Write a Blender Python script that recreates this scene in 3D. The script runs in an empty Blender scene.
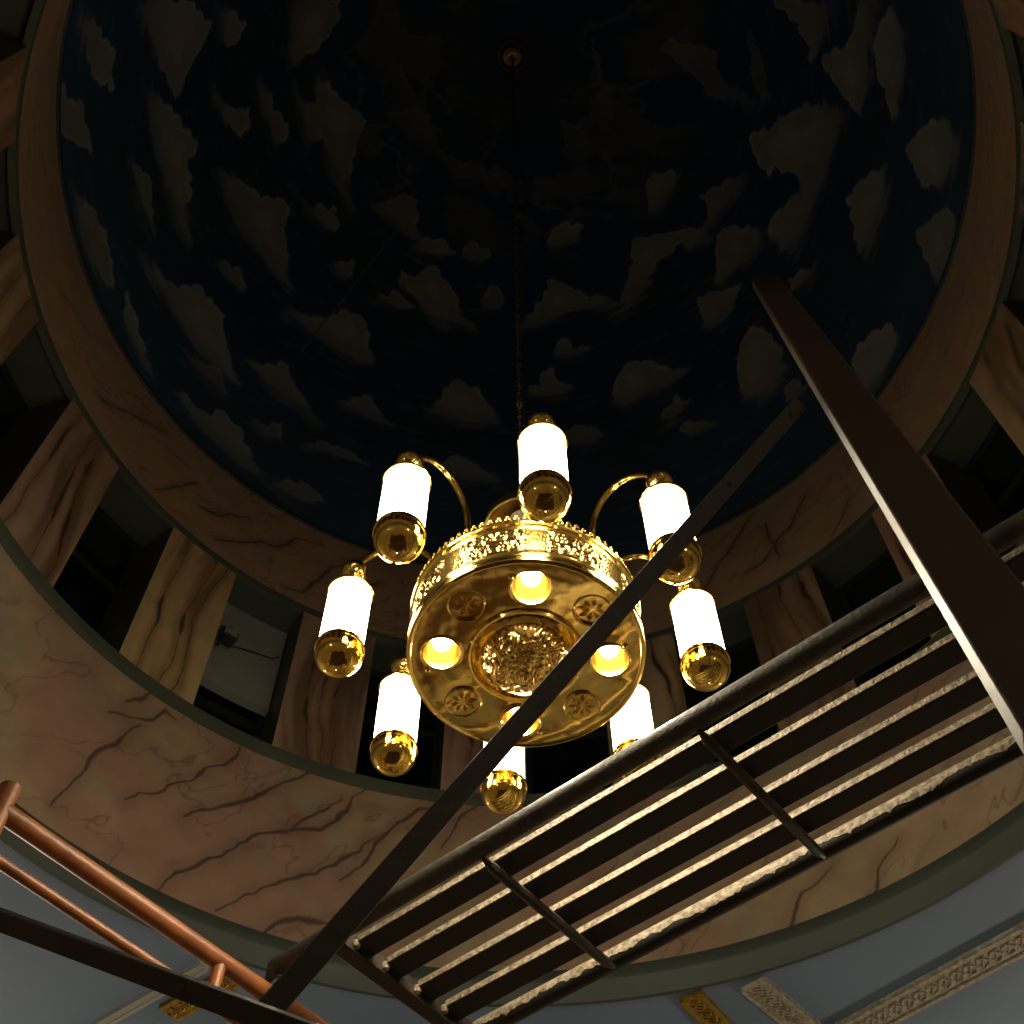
import bpy, math, random
import numpy as np
from mathutils import Vector, Matrix
R = math.radians
random.seed(7)
rng = np.random.default_rng(11)
scene = bpy.context.scene
col = scene.collection

# ------------------------------------------------------------------ camera, sky, lights, exposure
AX, AY = 0.03175, 2.0                      # the vertical axis of the dome and of the chandelier
cam_d = bpy.data.cameras.new('camera')
cam = bpy.data.objects.new('camera', cam_d)
col.objects.link(cam)
cam.location = (0, 0, 1.6)
cam_d.sensor_width = 36.0
cam_d.lens = 1214.7 / 1024 * 36.0
cam_d.clip_start = 0.05
cam.matrix_world = (Matrix.Translation((0, 0, 1.6)) @ Matrix.Rotation(R(90 + 58.348), 4, 'X')
                    @ Matrix.Rotation(R(-0.3008), 4, 'Z'))
scene.camera = cam

world = bpy.data.worlds.new('night')
scene.world = world
world.use_nodes = True
world.node_tree.nodes['Background'].inputs[0].default_value = (0.10, 0.16, 0.24, 1)
world.node_tree.nodes['Background'].inputs[1].default_value = 0.012

scene.view_settings.view_transform = 'Standard'
scene.view_settings.look = 'None'
scene.view_settings.gamma = 1.0
scene.view_settings.use_curve_mapping = False
scene.view_settings.exposure = 0.0


def lamp(name, kind, loc, energy, color, size=0.1, aim=None, spot=None, blend=0.5):
    d = bpy.data.lights.new(name, kind)
    d.energy = energy
    d.color = color
    if kind == 'AREA':
        d.shape = 'DISK'
        d.size = size
    else:
        d.shadow_soft_size = size
    if kind == 'SPOT':
        d.spot_size = R(spot)
        d.spot_blend = blend
    o = bpy.data.objects.new(name, d)
    col.objects.link(o)
    o.location = loc
    if aim is not None:
        o.rotation_euler = (Vector(aim) - Vector(loc)).to_track_quat('-Z', 'Y').to_euler()
    return o


# unseen pendant lamps, added to light the floor that the brass reflects
ADDED_LAMPS = [(-3.1, -2.2, 4.0), (3.3, -2.4, 4.0), (-3.4, 5.6, 4.0), (3.4, 5.6, 4.0)]
for i, p in enumerate(ADDED_LAMPS):
    lamp('added_lamp_light', 'POINT', (p[0], p[1], p[2] - 0.16), 28 if p[1] < 0 else 75, (1.0, 0.82, 0.60), 0.09)


# ------------------------------------------------------------------ materials
def mat(name, color=(0.5, 0.5, 0.5), rough=0.5, metal=0.0, noise=None, bump=None, spec=0.5):
    """principled; noise=(scale, colour2, contrast) mottles the colour; bump=(scale, strength, distance)"""
    m = bpy.data.materials.new(name)
    m.use_nodes = True
    nt = m.node_tree
    b = nt.nodes['Principled BSDF']
    b.inputs['Base Color'].default_value = (*color, 1)
    b.inputs['Roughness'].default_value = rough
    b.inputs['Metallic'].default_value = metal
    b.inputs['Specular IOR Level'].default_value = spec
    tc = nt.nodes.new('ShaderNodeTexCoord')
    if noise:
        n = nt.nodes.new('ShaderNodeTexNoise')
        n.inputs['Scale'].default_value = noise[0]
        n.inputs['Detail'].default_value = 6
        r = nt.nodes.new('ShaderNodeValToRGB')
        r.color_ramp.elements[0].position = 0.5 - noise[2] / 2
        r.color_ramp.elements[1].position = 0.5 + noise[2] / 2
        r.color_ramp.elements[0].color = (*color, 1)
        r.color_ramp.elements[1].color = (*noise[1], 1)
        nt.links.new(tc.outputs['Object'], n.inputs['Vector'])
        nt.links.new(n.outputs['Fac'], r.inputs['Fac'])
        nt.links.new(r.outputs['Color'], b.inputs['Base Color'])
    if bump:
        n2 = nt.nodes.new('ShaderNodeTexNoise')
        n2.inputs['Scale'].default_value = bump[0]
        n2.inputs['Detail'].default_value = 3
        bp = nt.nodes.new('ShaderNodeBump')
        bp.inputs['Strength'].default_value = bump[1]
        bp.inputs['Distance'].default_value = bump[2]
        nt.links.new(tc.outputs['Object'], n2.inputs['Vector'])
        nt.links.new(n2.outputs['Fac'], bp.inputs['Height'])
        nt.links.new(bp.outputs['Normal'], b.inputs['Normal'])
    return m


def emis(name, color, strength):
    m = bpy.data.materials.new(name)
    m.use_nodes = True
    nt = m.node_tree
    nt.nodes.remove(nt.nodes['Principled BSDF'])
    e = nt.nodes.new('ShaderNodeEmission')
    e.inputs[0].default_value = (*color, 1)
    e.inputs[1].default_value = strength
    nt.links.new(e.outputs[0], nt.nodes['Material Output'].inputs[0])
    return m


GOLD = (0.90, 0.70, 0.22)
M = {}
M['brass'] = mat('polished_brass', GOLD, 0.16, 1.0, noise=(9, (0.82, 0.56, 0.15), 0.5), bump=(14, 0.25, 0.01))
M['brass_plate'] = mat('brass_plate', (0.97, 0.68, 0.21), 0.10, 1.0, noise=(6, (0.80, 0.52, 0.13), 0.35), bump=(4.0, 0.24, 0.040))
M['brass_emboss'] = mat('embossed_brass', (0.90, 0.62, 0.20), 0.22, 1.0, noise=(30, (0.70, 0.45, 0.12), 0.4))
M['brass_dark'] = mat('aged_brass', (0.42, 0.27, 0.08), 0.34, 1.0, noise=(20, (0.25, 0.15, 0.05), 0.4))
M['brass_star'] = mat('brass_star', (0.70, 0.46, 0.13), 0.22, 1.0)
M['brass_cup'] = mat('brass_cup', (0.86, 0.58, 0.13), 0.11, 1.0, bump=(22, 0.35, 0.006))
M['reflector'] = mat('gilt_reflector', (0.85, 0.48, 0.05), 0.28, 1.0)
M['chain'] = mat('dull_brass_chain', (0.20, 0.16, 0.10), 0.4, 0.9)
M['cable'] = mat('dark_cable', (0.05, 0.045, 0.035), 0.5)
M['green'] = mat('green_grey_paint', (0.105, 0.125, 0.095), 0.55, noise=(3, (0.075, 0.095, 0.075), 0.4), bump=(40, 0.1, 0.01))
M['green_low'] = mat('green_grey_moulding', (0.066, 0.086, 0.074), 0.5, noise=(3, (0.052, 0.070, 0.062), 0.4))
M['ceil_blue'] = mat('blue_grey_ceiling_paint', (0.19, 0.29, 0.47), 0.7, noise=(1.6, (0.16, 0.25, 0.40), 0.5))
M['wall_hall'] = mat('hall_wall_plaster', (0.55, 0.48, 0.36), 0.8, noise=(2, (0.5, 0.42, 0.3), 0.5))
M['floor'] = mat('hall_floor_stone', (0.12, 0.09, 0.06), 0.4, noise=(1.0, (0.90, 0.80, 0.62), 0.10))
M['dark_glass'] = mat('dark_window_glass', (0.004, 0.007, 0.010), 0.06, spec=0.6)
M['window_frame'] = mat('window_frame_paint', (0.02, 0.028, 0.028), 0.45)
M['blind'] = mat('grey_blind', (0.42, 0.43, 0.40), 0.8, noise=(2.5, (0.28, 0.29, 0.27), 0.5))
M['gold_band'] = mat('gilt_relief', (0.50, 0.33, 0.06), 0.4, 0.6, noise=(30, (0.28, 0.18, 0.03), 0.4), bump=(45, 0.5, 0.008))
M['white_band'] = mat('pale_relief_plaster', (0.50, 0.49, 0.42), 0.7, noise=(40, (0.30, 0.27, 0.20), 0.3), bump=(45, 0.5, 0.01))
M['pale_plaster'] = mat('pale_plaster', (0.42, 0.44, 0.43), 0.7)
M['steel'] = mat('dirty_scaffold_steel', (0.075, 0.066, 0.050), 0.5, 0.0, noise=(40, (0.035, 0.030, 0.024), 0.4), bump=(80, 0.5, 0.005))
M['lit_splatter'] = mat('lit_cement_splatter', (0.44, 0.36, 0.25), 0.6, 0.0, noise=(60, (0.19, 0.15, 0.10), 0.25), bump=(110, 0.9, 0.006))  # cement splatter, kept pale to paint in the chandelier light too
M['deck_shade'] = mat('deck_painted_shade', (0.028, 0.026, 0.021), 0.6, 0.0, noise=(30, (0.018, 0.017, 0.014), 0.4))  # near black: shade of the deck underside put into the colour
M['steel_dark'] = mat('dark_flat_steel', (0.042, 0.032, 0.025), 0.45, 0.0, noise=(14, (0.025, 0.020, 0.016), 0.4), bump=(50, 0.3, 0.004))
M['beam'] = mat('brown_painted_beam', (0.070, 0.046, 0.030), 0.42, 0.0, noise=(9, (0.05, 0.034, 0.024), 0.5), bump=(30, 0.25, 0.006))
M['orange'] = mat('orange_painted_steel', (0.38, 0.125, 0.035), 0.38, 0.0, noise=(16, (0.20, 0.07, 0.025), 0.45), bump=(40, 0.3, 0.004))
M['opal_unlit'] = mat('unlit_opal_glass', (0.85, 0.78, 0.76), 0.3)
M['plastic'] = mat('black_plastic', (0.03, 0.03, 0.03), 0.4)
M['bulb'] = emis('spot_bulb', (1.0, 0.90, 0.66), 5.0)
M['tube_bulb'] = emis('tube_bulb', (1.0, 0.94, 0.76), 9.0)
M['added_bulb'] = emis('added_lamp_globe', (1.0, 0.82, 0.58), 6.0)  # glow of the added hall lamps


def opal():
    m = bpy.data.materials.new('lit_opal_glass')
    m.use_nodes = True
    nt = m.node_tree
    nt.nodes.remove(nt.nodes['Principled BSDF'])
    e = nt.nodes.new('ShaderNodeEmission')
    e.inputs[0].default_value = (1.0, 0.95, 0.76, 1)
    e.inputs[1].default_value = 8
    t = nt.nodes.new('ShaderNodeBsdfTranslucent')
    t.inputs[0].default_value = (0.9, 0.88, 0.78, 1)
    a = nt.nodes.new('ShaderNodeAddShader')
    nt.links.new(e.outputs[0], a.inputs[0])
    nt.links.new(t.outputs[0], a.inputs[1])
    nt.links.new(a.outputs[0], nt.nodes['Material Output'].inputs[0])
    return m


M['opal'] = opal()


def attr_mat(name, rough, bump_scale, bump_d):
    """paint colours stored on the surface (attribute 'paint'), with a fine brushy mottling"""
    m = bpy.data.materials.new(name)
    m.use_nodes = True
    nt = m.node_tree
    b = nt.nodes['Principled BSDF']
    b.inputs['Roughness'].default_value = rough
    at = nt.nodes.new('ShaderNodeAttribute')
    at.attribute_name = 'paint'
    tc = nt.nodes.new('ShaderNodeTexCoord')
    n = nt.nodes.new('ShaderNodeTexNoise')
    n.inputs['Scale'].default_value = bump_scale
    n.inputs['Detail'].default_value = 7
    mr = nt.nodes.new('ShaderNodeMapRange')
    mr.inputs['To Min'].default_value = 0.72
    mr.inputs['To Max'].default_value = 1.28
    mx = nt.nodes.new('ShaderNodeMix')
    mx.data_type = 'RGBA'
    mx.blend_type = 'MULTIPLY'
    mx.inputs['Factor'].default_value = 1.0
    bp = nt.nodes.new('ShaderNodeBump')
    bp.inputs['Strength'].default_value = 0.4
    bp.inputs['Distance'].default_value = bump_d
    nt.links.new(tc.outputs['Object'], n.inputs['Vector'])
    nt.links.new(n.outputs['Fac'], mr.inputs['Value'])
    nt.links.new(at.outputs['Color'], mx.inputs['A'])
    nt.links.new(mr.outputs['Result'], mx.inputs['B'])
    nt.links.new(mx.outputs['Result'], b.inputs['Base Color'])
    nt.links.new(n.outputs['Fac'], bp.inputs['Height'])
    nt.links.new(bp.outputs['Normal'], b.inputs['Normal'])
    return m


M['mural'] = attr_mat('painted_sky_mural', 0.75, 5.0, 0.01)
M['marble'] = attr_mat('painted_marble', 0.5, 7.0, 0.012)


# ------------------------------------------------------------------ helpers
class MB:
    """collects shapes and links them as ONE mesh object"""

    def __init__(self):
        self.v, self.f = [], []

    def add(self, vs, fs):
        n = len(self.v)
        self.v += [tuple(p) for p in vs]
        self.f += [tuple(i + n for i in q) for q in fs]
        return self

    def box(self, c, ax, ay, az, hx, hy, hz):
        c, ax, ay, az = Vector(c), Vector(ax).normalized(), Vector(ay).normalized(), Vector(az).normalized()
        vs = [c + ax * hx * i + ay * hy * j + az * hz * k for i in (-1, 1) for j in (-1, 1) for k in (-1, 1)]
        return self.add(vs, [(0, 1, 3, 2), (4, 6, 7, 5), (0, 4, 5, 1), (2, 3, 7, 6), (0, 2, 6, 4), (1, 5, 7, 3)])

    def tube(self, pts, rad, n=12, closed=False, caps=True):
        pts = [Vector(p) for p in pts]
        m = len(pts)
        vs, fs = [], []
        up = None
        for i, p in enumerate(pts):
            a = pts[(i - 1) % m] if (closed or i > 0) else p
            b = pts[(i + 1) % m] if (closed or i < m - 1) else p
            t = (b - a).normalized()
            if up is None:
                up = t.orthogonal().normalized()
            up = (up - t * up.dot(t)).normalized()
            s = t.cross(up)
            r = rad[i] if isinstance(rad, (list, tuple)) else rad
            for k in range(n):
                an = 2 * math.pi * k / n
                vs.append(p + up * math.cos(an) * r + s * math.sin(an) * r)
        for i in range(m if closed else m - 1):
            for k in range(n):
                j = (i + 1) % m
                fs.append((i * n + k, i * n + (k + 1) % n, j * n + (k + 1) % n, j * n + k))
        if caps and not closed:
            fs.append(tuple(range(n - 1, -1, -1)))
            fs.append(tuple((m - 1) * n + k for k in range(n)))
        return self.add(vs, fs)

    def lathe(self, prof, n=48, c=(0, 0, 0), cap0=False, cap1=False):
        """prof: (r, z) points, turned about the vertical through c"""
        vs, fs = [], []
        m = len(prof)
        for r, z in prof:
            for k in range(n):
                a = 2 * math.pi * k / n
                vs.append((c[0] + r * math.sin(a), c[1] + r * math.cos(a), c[2] + z))
        for i in range(m - 1):
            for k in range(n):
                fs.append((i * n + k, i * n + (k + 1) % n, (i + 1) * n + (k + 1) % n, (i + 1) * n + k))
        if cap0:
            fs.append(tuple(range(n)))
        if cap1:
            fs.append(tuple((m - 1) * n + k for k in range(n - 1, -1, -1)))
        return self.add(vs, fs)

    def bar(self, p0, p1, wdir, hw, ht, round_n=0):
        """flat bar: half width hw along wdir, half thickness ht; round_n rounds the end at p0"""
        p0, p1 = Vector(p0), Vector(p1)
        d = (p1 - p0).normalized()
        w = Vector(wdir)
        w = (w - d * w.dot(d)).normalized()
        t = d.cross(w)
        L = (p1 - p0).length
        out = []
        if round_n:
            for i in range(round_n + 1):
                a = math.pi * i / round_n
                out.append((hw * 0.75 - hw * 0.75 * math.sin(a), -hw * math.cos(a)))
        else:
            out += [(0, -hw), (0, hw)]
        out += [(L, hw), (L, -hw)]
        n = len(out)
        vs = [p0 + d * a + w * b + t * s * ht for s in (-1, 1) for a, b in out]
        fs = [tuple(range(n - 1, -1, -1)), tuple(range(n, 2 * n))]
        fs += [(i, (i + 1) % n, n + (i + 1) % n, n + i) for i in range(n)]
        return self.add(vs, fs)

    def build(self, name, m, parent=None, smooth=True, bevel=0.0):
        me = bpy.data.meshes.new(name)
        me.from_pydata(self.v, [], self.f)
        me.update()
        o = bpy.data.objects.new(name, me)
        col.objects.link(o)
        me.materials.append(m)
        if smooth:
            me.polygons.foreach_set('use_smooth', [True] * len(me.polygons))
            me.set_sharp_from_angle(angle=R(35))
        if bevel:
            b = o.modifiers.new('bevel', 'BEVEL')
            b.width = bevel
            b.segments = 2
            b.limit_method = 'ANGLE'
        if parent is not None:
            o.parent = parent
        return o


def grid(name, X, Y, Z, m, paint=None, parent=None, wrap=True):
    """numpy grid (rows, cols) -> one mesh; wrap joins last column to first"""
    h, w = X.shape
    me = bpy.data.meshes.new(name)
    me.vertices.add(h * w)
    me.vertices.foreach_set('co', np.stack([X, Y, Z], -1).astype(np.float32).ravel())
    cw = w if wrap else w - 1
    i, j = np.meshgrid(np.arange(h - 1), np.arange(cw), indexing='ij')
    j2 = (j + 1) % w
    q = np.stack([i * w + j, i * w + j2, (i + 1) * w + j2, (i + 1) * w + j], -1).reshape(-1, 4)
    nf = len(q)
    me.loops.add(nf * 4)
    me.loops.foreach_set('vertex_index', q.astype(np.int32).ravel())
    me.polygons.add(nf)
    me.polygons.foreach_set('loop_start', np.arange(0, nf * 4, 4, dtype=np.int32))
    me.polygons.foreach_set('loop_total', np.full(nf, 4, dtype=np.int32))
    me.update(calc_edges=True)
    me.polygons.foreach_set('use_smooth', np.ones(nf, dtype=bool))
    if paint is not None:
        a = me.color_attributes.new('paint', 'FLOAT_COLOR', 'POINT')
        c = np.ones((h * w, 4), np.float32)
        c[:, :3] = paint.reshape(-1, 3)
        a.data.foreach_set('color', c.ravel())
    me.materials.append(m)
    me.validate()
    o = bpy.data.objects.new(name, me)
    col.objects.link(o)
    if parent is not None:
        o.parent = parent
    return o


def tag(o, label, cat, group=None):
    o['label'] = label
    o['category'] = cat
    if group:
        o['group'] = group
    return o


def empty(name, loc, label, cat, group=None):
    o = bpy.data.objects.new(name, None)
    col.objects.link(o)
    o.location = loc
    return tag(o, label, cat, group)


def struct(o):
    o['kind'] = 'structure'
    return o


PERM = rng.random((512, 512))


def vnoise(x, y):
    """smooth value noise"""
    xi, yi = np.floor(x).astype(int), np.floor(y).astype(int)
    fx, fy = x - xi, y - yi
    fx, fy = fx * fx * (3 - 2 * fx), fy * fy * (3 - 2 * fy)
    g = lambda a, b: PERM[a % 512, b % 512]
    return ((g(xi, yi) * (1 - fx) + g(xi + 1, yi) * fx) * (1 - fy)
            + (g(xi, yi + 1) * (1 - fx) + g(xi + 1, yi + 1) * fx) * fy)


def fbm(x, y, o=4):
    s, a, t = 0, 1.0, 0
    for i in range(o):
        s = s + a * vnoise(x * 2 ** i + 17.3 * i, y * 2 ** i + 5.1 * i)
        t += a
        a *= 0.5
    return s / t


def sdist(px, py, poly):
    """signed distance to a polygon, negative inside"""
    d = np.full(px.shape, 1e9)
    s = np.ones(px.shape)
    n = len(poly)
    for i in range(n):
        ax, ay = poly[i]
        bx, by = poly[(i - 1) % n]
        ex, ey = bx - ax, by - ay
        wx, wy = px - ax, py - ay
        t = np.clip((wx * ex + wy * ey) / (ex * ex + ey * ey + 1e-12), 0, 1)
        d = np.minimum(d, (wx - ex * t) ** 2 + (wy - ey * t) ** 2)
        c1, c2, c3 = py >= ay, py < by, ex * wy > ey * wx
        flip = (c1 & c2 & c3) | (~c1 & ~c2 & ~c3)
        s = np.where(flip, -s, s)
    return s * np.sqrt(d)


def sstep(a, b, x):
    t = np.clip((x - a) / (b - a), 0, 1)
    return t * t * (3 - 2 * t)


def lerp(a, b, t):
    return a + (np.asarray(b) - a) * t[..., None]


# azimuths: fine steps in the half that faces the camera, coarse behind it
AZ = np.concatenate([np.arange(-72, 72, 0.12), np.arange(72, 288, 0.9)])


def pol(az, r, z):
    a = R(az)
    return Vector((AX + r * math.sin(a), AY + r * math.cos(a), z))

# ------------------------------------------------------------------ measured layout
SLATS = (1.792, 1.9055, 2.033, 2.145)
SLAT_W, SLAT_H = 0.068, 0.022
BR0 = (-0.3319, 1.3195, 2.5198)
BR1 = (0.6019, 1.1405, 3.8761)
BM0 = (0.8862, 1.5407, 5.625)
BM1 = (0.5139, 0.7598, 2.4304)
BA0 = (-0.9726, 1.2895, 2.797)
BA1 = (-0.0542, 1.2251, 2.3905)
WIRE = [(-44.4, 24.3), (-38.7, 53.4)]
V_LOW = [[[-44.73,5.278],[-42.84,5.354],[-40.77,5.446],[-38.66,5.544],[-37.65,5.646],[-34.97,5.732],[-34.47,5.831]],
[[-37.94,5.352],[-34.76,5.468],[-31.22,5.606],[-28.17,5.75],[-26.03,5.836],[-23.69,5.877]],
[[-38.94,4.924],[-37.57,5.057],[-35.4,5.168],[-33.3,5.245],[-31.72,5.344],[-29.61,5.444],[-26.59,5.51],[-25.13,5.595],[-22.5,5.7],[-21.49,5.766]],
[[-26.59,5.51],[-23.2,5.552],[-20.69,5.7],[-20.09,5.786],[-18.38,5.874]],
[[-32.1,4.985],[-29.42,5.11],[-26.52,5.212],[-22.43,5.328],[-19.95,5.447],[-17.35,5.555],[-14.65,5.657]],
[[-48.42,5.732],[-47.34,5.803],[-46.46,5.868]],
[[-49.93,5.619],[-47.86,5.665],[-45.5,5.744],[-44.06,5.824],[-42.35,5.83]],
[[-27.3,4.938],[-26.23,5.015],[-23.74,5.071],[-20.54,5.09],[-18.49,5.133]],
[[-19.63,5.335],[-17.01,5.511],[-14.13,5.693],[-11.95,5.808],[-7.85,5.902]],
[[-9.28,5.574],[-7.14,5.774],[-4.81,5.861]],
[[17.79,4.706],[28.41,4.982],[29.54,5.093],[33.94,5.17]],
[[35.72,4.923],[37.44,4.963],[38.27,5.048],[40.59,5.126]],
[[-51.26,5.066],[-50.0,5.332],[-47.58,5.502],[-46.29,5.671]]]
V_UP = [[[-69.2,7.332],[-64.83,7.516],[-61.41,7.662],[-58.4,7.805]],
[[-56.75,7.168],[-53.19,7.423],[-50.92,7.626]],
[[-49.11,7.368],[-45.57,7.507],[-41.28,7.678]],
[[-45.84,7.192],[-40.72,7.41],[-36.48,7.564],[-34.05,7.773],[-30.14,7.836]],
[[-34.52,7.125],[-31.73,7.192],[-29.38,7.389],[-27.77,7.611],[-25.87,7.77]],
[[-24.29,7.491],[-22.18,7.57],[-20.07,7.656]],
[[27.54,7.339],[29.82,7.53],[31.82,7.627],[35.23,7.839],[37.38,7.928]],
[[33.62,7.307],[36.98,7.341],[39.26,7.461],[42.3,7.548]],
[[38.39,7.714],[38.57,7.489],[39.01,7.265]],
[[47.2,7.117],[49.59,7.204],[51.4,7.32]],
[[45.28,7.745],[43.5,7.603],[41.11,7.491]]]
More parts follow.
